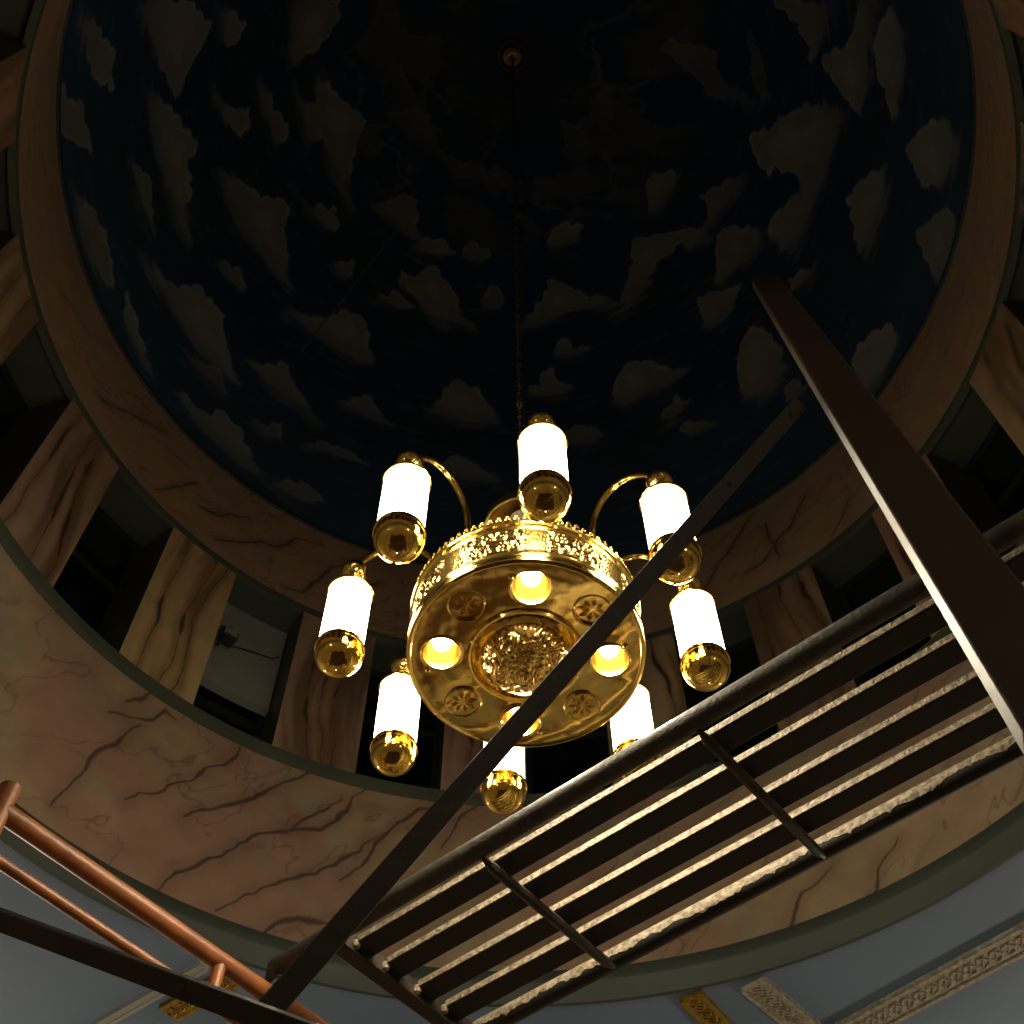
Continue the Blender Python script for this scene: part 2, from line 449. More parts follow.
# painted clouds: opacity, then azimuth and latitude on the dome of each outline point
CLOUDS = [[1.0,-111.6,16.9,-110.5,25.5,-108.2,29.0,-105.7,31.5,-103.5,30.7,-101.2,29.9,-98.6,28.0,-96.5,26.5,-94.8,25.0,-98.1,23.7,-101.0,21.7,-105.1,20.1],
[1.0,-107.3,33.4,-107.4,35.3,-104.4,38.0,-102.6,37.1,-101.3,35.3,-103.0,34.0],
[1.0,-110.6,46.2,-112.3,54.6,-108.0,55.9,-103.9,54.5,-101.0,54.3,-97.4,51.5,-95.7,49.2,-93.6,47.3,-97.4,46.9,-103.4,46.9],
[1.0,-98.6,19.3,-95.6,21.6,-92.8,23.8,-89.9,24.9,-88.3,27.1,-86.4,28.1,-84.5,26.6,-82.6,25.1,-79.5,24.4,-77.1,22.5,-72.7,21.0,-75.5,20.7,-79.2,20.3,-85.2,20.0,-90.8,19.8],
[0.9,-90.0,14.5,-87.0,16.3,-84.7,18.4,-83.0,17.9,-81.4,16.6,-76.3,15.6,-79.8,15.1,-85.5,14.7],
[1.0,-94.8,32.2,-91.4,33.9,-89.9,34.9,-88.0,38.6,-85.3,38.2,-83.1,36.7,-84.9,35.5,-88.4,34.3],
[0.9,-93.1,41.1,-90.5,42.4,-89.0,43.5,-86.1,43.1,-84.1,44.0,-80.8,45.6,-79.6,45.5,-78.1,43.9,-77.8,42.1,-82.7,42.1,-87.6,41.3],
[0.9,-89.7,48.0,-84.9,48.9,-83.5,50.7,-82.2,52.1,-78.3,51.8,-74.3,49.4,-74.5,48.0,-80.6,48.2],
[1.0,-91.0,52.0,-87.3,54.2,-82.3,56.1,-76.7,57.6,-73.6,59.1,-71.1,59.4,-68.4,57.0,-64.7,54.5,-60.6,52.1,-56.7,50.5,-52.9,48.8,-59.1,49.2,-67.7,50.1,-77.5,50.8,-84.2,51.5],
[1.0,-78.9,31.1,-76.2,32.9,-73.1,34.9,-69.2,36.5,-66.4,39.7,-63.8,39.8,-62.6,37.9,-60.9,36.3,-57.2,34.9,-52.5,31.0,-56.0,31.4,-61.6,30.7,-67.9,29.9,-74.2,29.8],
[0.9,-68.1,42.1,-63.8,42.4,-60.7,43.2,-59.2,44.8,-56.3,46.4,-53.6,45.4,-52.7,43.7,-55.1,42.9,-59.5,42.5],
[0.9,-49.1,52.5,-45.9,55.0,-44.0,57.4,-39.1,57.8,-35.3,56.1,-34.2,53.8,-30.6,52.6,-33.9,51.5,-40.1,52.2,-45.5,52.3],
[1.0,-32.6,50.8,-28.6,53.8,-23.6,54.4,-20.1,53.1,-22.3,52.1,-28.0,50.5,-31.3,50.1],
[0.8,-17.7,52.2,-15.3,55.3,-9.4,55.2,-9.8,53.9,-12.6,52.2,-16.6,51.9],
[1.0,-33.0,44.1,-31.3,46.1,-27.7,46.6,-26.9,48.9,-23.2,49.5,-20.9,48.0,-17.3,46.5,-15.5,44.2,-12.8,42.3,-9.2,40.7,-11.7,40.7,-15.1,41.3,-15.9,39.4,-18.8,40.6,-23.8,41.5,-25.6,42.8,-29.6,43.4],
[0.8,-35.4,39.3,-32.6,42.3,-28.7,41.9,-25.5,41.0,-29.1,40.2,-33.0,39.9],
[0.9,-9.3,44.5,-8.9,46.8,-6.7,49.1,-4.3,48.7,-2.5,47.0,-4.0,44.8,-7.1,44.1,-11.8,43.5],
[0.9,-47.8,39.3,-46.1,41.4,-44.6,42.1,-42.6,40.7,-44.4,39.7,-45.4,38.4],
[1.0,-51.4,27.7,-48.0,29.1,-44.4,31.2,-41.9,32.1,-40.3,34.6,-37.4,35.5,-34.2,34.1,-32.4,32.1,-30.3,30.6,-30.9,28.9,-34.0,28.3,-38.6,28.2,-43.2,27.8,-47.0,27.8],
[0.8,-66.8,23.1,-65.8,24.9,-63.3,25.8,-60.3,25.1,-61.4,23.9,-63.9,23.4],
[1.0,-77.1,11.7,-74.1,12.7,-70.3,14.4,-68.0,15.1,-65.7,18.4,-62.8,19.0,-60.1,18.6,-57.8,16.7,-54.4,14.8,-50.9,13.0,-53.8,12.4,-58.3,12.1,-64.4,11.7,-70.4,11.9,-74.5,11.2],
[0.9,-74.2,6.6,-72.1,6.2,-69.2,4.7,-66.6,3.8,-63.2,2.7,-64.9,1.8,-67.8,2.3,-70.7,2.7],
[0.6,-60.3,10.0,-57.9,11.5,-54.8,12.1,-52.7,10.4,-54.4,9.9,-57.7,9.7],
[0.9,-51.6,16.9,-48.6,18.2,-46.5,20.3,-44.8,21.3,-43.4,19.6,-40.6,17.7,-36.4,16.5,-38.8,16.0,-43.0,16.1,-47.4,16.4],
[0.9,-58.6,3.8,-56.6,4.8,-53.7,5.3,-50.9,7.8,-47.8,7.0,-45.1,5.4,-41.7,3.3,-44.5,2.6,-48.4,2.8,-53.5,3.1],
[0.7,-46.9,9.9,-44.0,11.3,-42.5,12.4,-40.7,10.3,-42.7,9.3,-44.9,9.2],
[0.8,-33.8,20.9,-31.2,22.3,-30.5,24.0,-28.8,24.0,-27.0,22.3,-23.8,21.1,-27.7,20.9,-31.4,21.1],
[0.6,-36.8,11.3,-33.9,13.7,-31.4,14.6,-27.5,14.2,-26.3,13.8,-29.8,12.7,-33.4,12.2],
[0.6,-40.4,2.8,-37.2,5.0,-34.8,5.8,-32.0,5.2,-30.9,4.4,-34.2,3.6,-37.3,2.6],
[1.0,-19.2,24.7,-15.3,27.3,-12.8,30.7,-11.3,31.8,-8.6,30.8,-6.3,29.3,-4.1,27.0,-2.7,24.4,-7.0,24.6,-12.8,24.7],
[0.8,-13.5,16.6,-12.0,18.9,-9.8,18.8,-7.3,17.4,-4.6,16.4,-3.4,14.8,-6.3,15.1,-10.7,14.9],
[1.0,2.0,29.6,3.1,31.6,5.2,31.5,6.1,34.0,8.1,33.8,8.9,31.7,11.0,30.4,10.2,29.1,6.1,29.1],
[1.0,1.2,41.1,3.9,43.6,6.9,45.7,9.4,47.6,10.9,48.6,13.2,48.5,15.1,47.2,17.7,46.4,20.3,44.6,24.0,43.5,27.0,41.3,24.6,40.7,19.4,42.4,14.3,42.9,9.0,42.4,5.0,41.3],
[1.0,8.9,36.3,9.8,38.5,11.3,39.0,13.0,37.8,14.6,36.7,17.4,36.5,14.3,35.5,10.6,35.6],
[1.0,10.9,56.8,14.6,58.7,20.6,57.7,24.3,56.4,21.7,54.7,18.2,54.8,15.1,54.0,12.2,55.2],
[1.0,50.3,55.9,53.8,56.4,57.3,54.9,60.5,53.9,60.9,52.2,56.5,51.3,51.9,51.4,48.3,50.5,46.2,51.9,48.4,53.9],
[0.9,59.4,46.7,62.5,45.8,65.2,44.3,67.6,43.5,68.6,41.7,65.0,41.2,60.5,41.9,58.1,41.9,56.4,41.4,55.9,42.5,57.7,44.2],
[1.0,35.9,49.6,40.7,49.0,45.9,47.2,50.7,45.1,54.7,41.8,54.2,40.3,50.3,42.0,47.4,43.9,43.8,44.4,40.7,44.0,36.9,43.2,34.1,41.5,32.0,40.4,27.3,39.3,28.3,42.7,31.2,44.5,34.0,47.0],
[1.0,54.6,40.0,56.7,40.0,58.8,38.1,61.6,36.9,62.8,34.5,61.2,32.9,58.6,32.3,56.1,32.9,52.8,34.2,50.0,33.9,49.0,35.3,51.7,37.2],
[1.0,44.1,34.4,47.1,33.9,50.5,32.0,52.8,31.3,50.2,30.2,47.0,28.8,44.5,28.1,42.4,30.5,43.3,32.4],
[1.0,77.7,42.7,81.7,40.6,85.4,38.4,88.2,34.9,90.3,31.3,92.7,28.6,91.7,26.5,87.9,27.3,82.3,28.0,76.9,27.7,72.3,27.3,68.6,26.9,64.7,26.7,63.3,29.4,64.0,32.4,66.0,34.0,70.6,32.5,73.9,30.8,76.6,31.9,76.5,34.0,75.8,35.8,73.7,37.2,75.1,40.3],
[1.0,78.3,22.3,81.1,21.9,84.5,19.5,86.2,17.3,84.2,16.0,80.7,15.4,76.6,15.3,73.5,15.1,74.2,17.9,76.1,20.3],
[0.9,99.0,31.1,100.4,28.8,103.5,25.7,106.9,24.2,110.3,22.5,110.6,19.5,104.3,21.3,97.9,22.5,92.1,23.2,93.6,25.8,95.4,28.2,96.6,30.2],
[1.0,103.5,21.4,107.0,19.4,109.8,15.8,107.2,14.4,99.7,16.2,93.5,17.4,97.4,19.1,99.9,20.9],
[0.8,109.5,39.3,109.5,34.2,108.9,28.6,104.5,29.7,100.7,31.6,97.6,33.2,101.1,34.4,104.7,36.0,107.1,37.5],
[0.5,96.0,62.0,99.7,60.0,98.2,56.3,96.0,51.6,90.8,50.6,87.2,46.5,86.5,42.5,84.6,45.1,84.8,49.1,84.8,52.0,90.5,56.3],
[0.4,103.0,44.3,96.4,43.1,90.3,41.4,87.6,39.7,87.7,42.3,91.5,44.5,98.3,45.3],
[1.0,43.3,21.1,46.0,24.1,48.1,24.6,50.3,24.3,51.9,22.1,52.4,19.1,50.8,15.4,47.7,14.1,44.7,14.4,42.8,16.7],
[0.8,48.9,13.1,51.2,12.7,52.8,10.7,50.9,9.9,48.7,11.0],
[1.0,60.4,7.2,62.5,7.9,65.3,7.7,68.7,5.5,68.6,2.6,63.8,1.3,60.7,1.9,59.1,4.6],
[0.8,30.7,17.2,32.3,18.3,34.7,17.0,36.0,15.4,33.2,15.7,31.1,15.3],
[1.0,20.1,29.0,23.2,31.6,26.1,31.6,28.9,30.2,31.8,27.5,37.0,25.9,33.2,25.0,28.8,24.8,24.7,25.0,20.5,24.6],
[0.7,8.3,22.4,11.4,24.0,14.2,23.0,15.6,20.6,12.7,20.2],
[0.8,27.5,21.3,31.0,22.4,33.7,21.5,31.1,20.3,28.5,19.6],
[0.9,59.8,24.9,62.8,24.0,65.6,22.4,63.5,22.0,60.1,23.0],
[0.8,81.7,8.1,86.2,5.0,87.2,1.9,83.0,-1.6,77.5,-1.6,78.7,3.3],
[0.9,90.3,14.1,94.6,10.7,97.4,6.8,95.0,3.1,88.5,5.9,87.2,10.0],
[0.8,-111.0,-8.5,-105.3,0.6,-99.4,6.6,-94.0,7.0,-97.0,3.0,-103.0,-2.8],
[0.8,-91.2,1.6,-85.8,5.6,-80.4,6.4,-76.1,3.8,-80.5,2.6,-86.0,1.4],
[0.9,-111.7,3.6,-109.1,8.8,-104.1,12.8,-100.1,12.4,-103.9,8.6],
[0.3,-91.8,66.4,-80.4,69.7,-63.8,69.6,-48.3,70.5,-45.5,66.6,-60.2,65.3,-74.5,65.4],
[0.3,-41.6,67.9,-24.1,68.5,-7.7,69.1,3.0,67.4,-11.4,65.2,-28.2,64.9],
[0.3,102.6,75.1,82.9,73.3,68.6,69.9,60.5,67.9,61.0,70.8,74.7,74.7],
[0.3,38.0,75.3,44.6,71.4,42.2,67.5,32.9,65.7,28.4,68.7]]

# ------------------------------------------------------------------ the dome with its painted sky
RD, ZD, HD = 2.41, 7.992, 3.864
az = np.arange(-180, 180, 0.33)
tt = np.concatenate([np.arange(0, 80, 0.24), np.arange(80, 90.01, 0.5)])
A, T = np.meshgrid(az, tt)
ar, tr = np.radians(A), np.radians(T)
rr = RD * np.cos(tr)
X, Y, Z = AX + rr * np.sin(ar), AY + rr * np.cos(ar), ZD + HD * np.sin(tr)
# three-dimensional-ish noise coordinates that do not tear at the seam
nx, ny = 2.2 * (X + 0.6 * Z), 2.2 * (Y - 0.5 * Z)
sky = np.zeros(X.shape + (3,)) + np.array([0.014, 0.058, 0.175])
n1 = fbm(nx * 0.8 + 40, ny * 0.8 + 12, 4)
sky = lerp(sky, [0.034, 0.072, 0.115], sstep(0.42, 0.68, n1) * 0.8)
sky = lerp(sky, [0.036, 0.100, 0.180], sstep(24, 0, T) * 0.8)          # paler blue towards the rim
streak = fbm(A * 0.22 + T * 0.15, T * 1.3 - A * 0.12, 4)
sky = lerp(sky, [0.15, 0.19, 0.22], sstep(0.60, 0.80, streak) * 0.35)
swirl = np.abs(fbm(nx * 1.1 + 3, ny * 1.1 + 9, 5) - 0.5)
sky = lerp(sky, [0.24, 0.28, 0.28], sstep(0.05, 0.0, swirl) * sstep(48, 62, T) * sstep(86, 70, T) * 0.5)
sky = lerp(sky, [0.17, 0.185, 0.18], sstep(0.50, 0.66, fbm(nx * 1.3 + 60, ny * 1.3, 5)) * sstep(45, 60, T) * sstep(84, 72, T) * 0.6)


def paint_cloud(sky, alpha, pts):
    la = np.array(pts[0::2]); lt = np.array(pts[1::2])
    c = la[0] + (la - la[0] + 180) % 360 - 180
    a0, t0 = c.mean(), lt.mean()
    ct = RD * math.cos(R(t0))
    k = 3.2                                                            # metres per radian along the meridian
    px_, py_ = np.radians(c - a0) * ct, np.radians(lt - t0) * k
    ext = max(np.abs(px_).max(), np.abs(py_).max()) + 0.35
    dA = (A - a0 + 180) % 360 - 180
    U, V = np.radians(dA) * ct, np.radians(T - t0) * k
    sel = (np.abs(U) < ext) & (np.abs(V) < ext)
    if not sel.any():
        return
    u, v = U[sel], V[sel]
    ctr = (py_.max() + py_.min()) / 2
    low = sstep(ctr + 0.04, py_.min() - 0.06, v)                       # 1 near the flat base
    s = 6.5
    wu = (fbm(u * s + a0, v * s + t0, 3) - 0.5) * 0.09
    wv = (fbm(u * s + a0 + 50, v * s + t0 + 30, 3) - 0.5) * 0.09
    bil = np.abs(vnoise(u * 13 + a0 * 3, v * 13 + t0) - 0.5) * 0.06
    st = (fbm(u * 3 + a0, v * 30 + t0, 3) - 0.5) * 0.16 * low
    lobes = 0.034 * np.abs(np.sin((u * 0.8 + v) * 19 + a0)) * np.abs(np.sin((u - v * 0.7) * 17 + t0)) * (1 - low)
    d = sdist(u + wu, v + wv, list(zip(px_, py_))) + 0.004 + bil * 0.2 * (1 - low) - lobes + st
    soft = 0.008 + 0.07 * low
    al = alpha * sstep(soft, -soft, d) * (1 - 0.35 * low)
    # lighter rims of the puffs, greyer base
    puff = 0.5 + 0.5 * np.cos(np.clip(-d, 0, 0.3) * 26 + 3 * fbm(u * 7, v * 7, 3))
    ca = np.array([0.42, 0.43, 0.42]); cb = np.array([0.29, 0.33, 0.34])
    cc = cb + (ca - cb) * (0.35 + 0.65 * puff * (1 - low))[:, None]
    rim = sstep(-0.03, 0.0, d) * (1 - low)
    cc = cc * (1 + 0.35 * rim)[:, None]
    sky[sel] = sky[sel] * (1 - al)[:, None] + cc * al[:, None]


for c in CLOUDS:
    paint_cloud(sky, c[0], c[1:])
for i in range(34):                                                    # the side of the dome behind the viewer
    a0 = random.uniform(128, 232)
    t0 = random.uniform(3, 60)
    w = random.uniform(4, 10) / max(math.cos(R(t0)), 0.3)
    h = random.uniform(2, 5)
    pts = []
    for k in range(9):
        an = 2 * math.pi * k / 9
        pts += [a0 + w * math.cos(an) * random.uniform(.6, 1.1), t0 + h * (math.sin(an) if math.sin(an) > 0 else 0.35 * math.sin(an)) * random.uniform(.6, 1.1)]
    paint_cloud(sky, 0.8, pts)
dome = struct(grid('ceiling_dome', X, Y, Z, M['mural'], sky))


# ------------------------------------------------------------------ marble bands
def seg_d(u, v, pts):
    d = np.full(u.shape, 1e9)
    tpos = np.zeros(u.shape)
    n = len(pts) - 1
    for i in range(n):
        ax, ay = pts[i]; bx, by = pts[i + 1]
        ex, ey = bx - ax, by - ay
        t = np.clip(((u - ax) * ex + (v - ay) * ey) / (ex * ex + ey * ey + 1e-9), 0, 1)
        dd = np.hypot(u - ax - ex * t, v - ay - ey * t)
        tpos = np.where(dd < d, (i + t) / n, tpos)
        d = np.minimum(d, dd)
    return d, tpos


def marble(name, prof, veins, tint, seed, step=0.0075):
    """a turned band: prof (r, z) pairs bottom to top, colours with branching dark veins"""
    zs = np.array([p[1] for p in prof]); rs = np.array([p[0] for p in prof])
    z = np.arange(zs[0], zs[-1] + step * 0.5, step); z[-1] = zs[-1]
    A, Zz = np.meshgrid(AZ, z)
    r = np.interp(Zz, zs, rs)
    ar = np.radians(A)
    U = ar * 2.33
    a, b, c = [np.array(t) for t in tint]
    per = A / 360.0
    q = fbm(np.cos(ar) * 3 + seed, Zz * 1.4 + np.sin(ar) * 3, 5)
    q2 = fbm(np.cos(ar) * 9 + seed + 9, Zz * 4 + np.sin(ar) * 9, 4)
    P = np.zeros(U.shape + (3,)) + a
    P = lerp(P, b, sstep(0.40, 0.62, q))
    P = lerp(P, c, sstep(0.52, 0.72, q2) * 0.7)
    dg = (Zz - U * 0.55)
    wv = dg * 2.1 + 1.6 * fbm(U * 1.2 + seed, Zz * 1.2, 4)
    band = np.abs((wv % 1) - 0.5)
    P = lerp(P, a * 0.55 + np.array([0.05, 0.0, 0.0]), sstep(0.07, 0.0, band) * 0.45 * sstep(0.35, 0.6, q2))
    fine = np.abs(fbm(U * 2.2 + seed, Zz * 2.6 - U * 1.6, 5) - 0.5)
    P = lerp(P, [0.10, 0.05, 0.035], sstep(0.012, 0.0, fine) * 0.45)
    w = 0.035
    du = (fbm(U * 7, Zz * 7, 3) - 0.5) * w * 2
    dv = (fbm(U * 7 + 31, Zz * 7 + 11, 3) - 0.5) * w * 2
    for k, vn in enumerate(veins):
        pts = [(math.radians(p[0]) * 2.33, p[1]) for p in vn]
        d, t = seg_d(U + du, Zz + dv, pts)
        th = 0.003 + 0.0075 * vnoise(t * 7 + k * 3.1, t * 0 + k) * np.sin(np.pi * np.clip(t, 0.03, 0.97))
        halo = sstep(0.07, 0.0, d) * 0.35
        P = lerp(P, [0.26, 0.12, 0.08], halo)
        P = lerp(P, [0.045, 0.028, 0.022], sstep(th * 1.5 + 0.005, th * 0.3, d) * 0.82)
        P = lerp(P, [0.42, 0.33, 0.24], sstep(0.006, 0.0, np.abs(d - th * 2.4)) * 0.25)
    return grid(name, AX + r * np.sin(ar), AY + r * np.cos(ar), Zz, M['marble'], P)


struct(marble('wall_marble_lower', [(2.368, 4.952), (2.300, 5.892)], V_LOW,
              ((0.42, 0.265, 0.20), (0.45, 0.33, 0.22), (0.38, 0.35, 0.25)), 3.0))
struct(marble('wall_marble_upper', [(2.298, 7.03), (2.41, 7.992)], V_UP,
              ((0.55, 0.39, 0.27), (0.50, 0.41, 0.30), (0.58, 0.38, 0.24)), 21.0))

# thin painted rim between the marble and the mural, trims round the window band, lip of the opening
struct(MB().lathe([(2.412, 7.975), (2.395, 7.985), (2.395, 8.015), (2.41, 8.03)], 220, (AX, AY, 0)).build('trim_1', mat('navy_rim', (0.03, 0.045, 0.06), 0.6)))
struct(MB().lathe([(2.315, 7.000), (2.283, 7.004), (2.280, 7.040), (2.298, 7.060)], 220, (AX, AY, 0)).build('trim_2', M['green']))
struct(MB().lathe([(2.30, 5.855), (2.272, 5.860), (2.268, 5.910), (2.290, 5.925), (2.62, 5.930)], 220, (AX, AY, 0)).build('trim_3', M['green']))
struct(MB().lathe([(2.372, 4.965), (2.355, 4.958), (2.352, 4.900), (2.356, 4.893), (2.384, 4.818), (2.40, 4.816)], 240, (AX, AY, 0)).build('trim_4', M['green_low']))

# ------------------------------------------------------------------ window band: piers and recessed windows
NW, PER, PW = 17, 360 / 17, 10.6
ZS, ZT = 5.90, 7.03


def sector(mb, a0, a1, r0, r1, z0, z1, n=8):
    """closed block between two azimuths, two radii and two heights"""
    vs = []
    for k in range(n + 1):
        a = a0 + (a1 - a0) * k / n
        vs += [pol(a, r0, z0), pol(a, r1, z0), pol(a, r1, z1), pol(a, r0, z1)]
    fs = [(0, 3, 2, 1), (4 * n, 4 * n + 1, 4 * n + 2, 4 * n + 3)]
    for k in range(n):
        b = 4 * k
        for i in range(4):
            fs.append((b + i, b + (i + 1) % 4, b + 4 + (i + 1) % 4, b + 4 + i))
    return mb.add(vs, fs)


def pier_paint(A, Zz, k):
    """pale to reddish board-like marble with upright dark knotty veins"""
    U = np.radians(A) * 2.3
    s = 13.7 * k
    base = [np.array([0.50, 0.36, 0.21]), np.array([0.40, 0.27, 0.19]), np.array([0.44, 0.27, 0.20])][k % 3]
    if k == 0:
        base = np.array([0.60, 0.43, 0.23])
    P = np.zeros(U.shape + (3,)) + base
    f = fbm(U * 14 + s + 0.5 * np.sin(Zz * 5 + s), Zz * 1.1 + s, 4)
    P = lerp(P, base * 0.55, sstep(0.45, 0.7, f))
    P = lerp(P, base * np.array([1.15, 1.25, 1.3]), sstep(0.5, 0.3, f) * 0.7)
    g = U + 0.05 * (fbm(U * 3 + s, Zz * 3.0 + s, 4) - 0.5) * 2 + 0.02 * np.sin(Zz * 6 + s)
    for j, off in enumerate((0.10, 0.22, 0.33)):
        c = math.radians(A.min()) * 2.3 + off + 0.03 * math.sin(s + j * 2)
        lean = (Zz - 6.45) * 0.05 * math.sin(s * 1.3 + j)
        d = np.abs(g - c - lean)
        th = 0.0015 + 0.008 * sstep(0.6, 0.9, vnoise(Zz * 5 + s + j * 9, Zz * 0 + j))
        P = lerp(P, [0.20, 0.09, 0.03], sstep(0.05, 0.0, d) * 0.5)
        P = lerp(P, [0.03, 0.02, 0.012], sstep(th * 2.2, th * 0.4, d) * 0.85)
    return P


for k in range(NW):
    a0 = -52.1 + PER * k
    fine = -2 < k < 6 or k >= NW - 2
    aa = np.linspace(a0, a0 + PW, 90 if fine else 12)
    zz = np.linspace(ZS - 0.01, ZT + 0.01, 150 if fine else 12)
    A_, Z_ = np.meshgrid(aa, zz)
    ar_ = np.radians(A_)
    p = grid('wall_pier', AX + 2.292 * np.sin(ar_), AY + 2.292 * np.cos(ar_), Z_, M['marble'], pier_paint(A_, Z_, k), wrap=False)
    struct(p)
    struct(sector(MB(), a0 + 0.01, a0 + PW - 0.01, 2.295, 2.60, ZS - 0.01, ZT + 0.01).build('wall_pier_core', M['green'], smooth=False))

struct(MB().lathe([(2.285, 7.035), (2.62, 7.035)], 220, (AX, AY, 0)).build('trim_5', M['green']))

for k in range(NW):
    b0 = -52.1 + PER * k + PW
    b1 = b0 + PER - PW
    w = sector(MB(), b0, b0 + 0.7, 2.545, 2.585, ZS, ZT + 0.01, 1)
    sector(w, b1 - 0.7, b1, 2.545, 2.585, ZS, ZT + 0.01, 1)
    sector(w, b0 + 0.7, b1 - 0.7, 2.545, 2.585, ZS, ZS + 0.03, 3)
    sector(w, b0 + 0.7, b1 - 0.7, 2.545, 2.585, ZT - 0.03, ZT + 0.01, 3)
    sector(w, b0 + 0.7, b1 - 0.7, 2.548, 2.580, 6.60, 6.63, 3)
    wo = struct(w.build('window_%d' % (k + 1), M['window_frame'], smooth=False))
    sector(MB(), b0 + 0.6, b1 - 0.6, 2.560, 2.568, ZS + 0.02, ZT - 0.02, 4).build('pane', M['dark_glass'], wo, smooth=False)

# the one recess whose upper part is closed by a pale board, with a small floodlight and its cable
bd = MB()
vs, fs = [], []
n = 12
for i in range(n + 1):
    a = -41.5 + 10.4 * i / n
    for z in (6.365, 6.39, 7.03):
        vs.append(pol(a, 2.50 if z > 6.37 else 2.47, z))
    for z in (7.03, 6.365):
        vs.append(pol(a, 2.53, z))
for i in range(n):
    for j in range(5):
        fs.append((i * 5 + j, i * 5 + (j + 1) % 5, i * 5 + 5 + (j + 1) % 5, i * 5 + 5 + j))
fs += [(0, 1, 2, 3, 4), (n * 5 + 4, n * 5 + 3, n * 5 + 2, n * 5 + 1, n * 5)]
bo = bd.add(vs, fs).build('window_board', M['blind'], smooth=False)
tag(bo, 'pale grey board closing the upper part of one window recess between the two left piers', 'board')

fp = pol(-39.3, 2.37, 6.63)
fl = empty('floodlight', fp, 'small dark floodlight fixed in the window recess between the two left piers', 'floodlight')
rad = (pol(-39.3, 1, 0) - Vector((AX, AY, 0))).normalized()
tan = Vector((0, 0, 1)).cross(rad)
dn = Vector((0, 0, 1))
b_ = MB().box((0, 0, -0.015), tan, rad, dn, 0.045, 0.025, 0.032)
b_.box((0, 0, -0.062), tan, rad, dn, 0.035, 0.022, 0.016)
b_.build('housing', M['plastic'], fl, bevel=0.006)
MB().box(-rad * 0.028 + Vector((0, 0, -0.01)), tan, rad, dn, 0.036, 0.003, 0.022).build('lens', M['blind'], fl, bevel=0.002)
MB().tube([tan * 0.05 + rad * 0.05, tan * 0.05 + Vector((0, 0, 0.03)), Vector((0, 0, 0.052)), -tan * 0.05 + Vector((0, 0, 0.03)), -tan * 0.05 + rad * 0.05], 0.005, 6).build('bracket', M['steel_dark'], fl)
MB().tube([rad * 0.02 + Vector((0, 0, 0.04)), rad * 0.125 + Vector((0, 0, 0.03))], 0.007, 6).build('mounting_stem', M['steel_dark'], fl)
cpts = [pol(-38.4, 2.41, 6.63), pol(-37.6, 2.485, 6.70), pol(-36.4, 2.49, 6.725), pol(-35.0, 2.49, 6.742), pol(-33.6, 2.49, 6.755), pol(-32.2, 2.49, 6.765), pol(-31.65, 2.46, 6.765)]
tag(MB().tube(cpts, 0.005, 6).build('power_cable', M['cable']), 'thin black cable running across the pale board from the floodlight to the right', 'cable')

# thin pale wire lying on the mural at the left
wp = []
for i in range(14):
    f = i / 13
    a, t = WIRE[0][0] + (WIRE[1][0] - WIRE[0][0]) * f, WIRE[0][1] + (WIRE[1][1] - WIRE[0][1]) * f
    r_, z_ = (RD) * math.cos(R(t)) - 0.008, ZD + HD * math.sin(R(t)) - 0.004
    wp.append(pol(a, r_, z_))
tag(MB().tube(wp, 0.0045, 6).build('wire', mat('pale_wire', (0.25, 0.24, 0.21), 0.5)), 'thin straight pale wire stretched across the painted sky left of the chandelier chain', 'wire')

# ------------------------------------------------------------------ hall below
ZC = 4.824
HX, HY0, HY1 = 5.0, -4.0, 7.0
cm = MB()
NC = 96
vs, fs = [], []
for i in range(NC):
    a = 2 * math.pi * i / NC
    s, c = math.sin(a), math.cos(a)
    vs.append((AX + 2.395 * s, AY + 2.395 * c, ZC))
    tx = ((HX - AX) / s) if s > 1e-9 else ((-HX - AX) / s if s < -1e-9 else 1e9)
    ty = ((HY1 - AY) / c) if c > 1e-9 else ((HY0 - AY) / c if c < -1e-9 else 1e9)
    t = min(tx, ty)
    vs.append((AX + t * s, AY + t * c, ZC))
for i in range(NC):
    j = (i + 1) % NC
    fs.append((2 * i, 2 * j, 2 * j + 1, 2 * i + 1))
struct(cm.add(vs, fs).build('ceiling', M['ceil_blue'], smooth=False))
X_, Y_, Z_ = (1, 0, 0), (0, 1, 0), (0, 0, 1)
yc, yh = (HY0 + HY1) / 2, (HY1 - HY0) / 2
struct(MB().box((0, yc, -0.05), X_, Y_, Z_, HX + 0.1, yh + 0.1, 0.05).build('floor', M['floor'], smooth=False))
struct(MB().box((0, 0.0, 0.006), X_, Y_, Z_, 3.2, 3.2, 0.006).build('floor_carpet_added', mat('added_dark_carpet', (0.05, 0.03, 0.022), 0.9, noise=(3, (0.09, 0.05, 0.03), 0.4)), smooth=False))  # unseen carpet, added to keep cup reflections and floor bounce dark
for nm, c, hx, hy in (('wall_left', (-HX - 0.05, yc, ZC / 2), 0.05, yh), ('wall_right', (HX + 0.05, yc, ZC / 2), 0.05, yh),
                      ('wall_back', (0, HY1 + 0.05, ZC / 2), HX, 0.05), ('wall_front', (0, HY0 - 0.05, ZC / 2), HX, 0.05)):
    struct(MB().box(c, X_, Y_, Z_, hx, hy, ZC / 2 + 0.02).build(nm, M['wall_hall'], smooth=False))


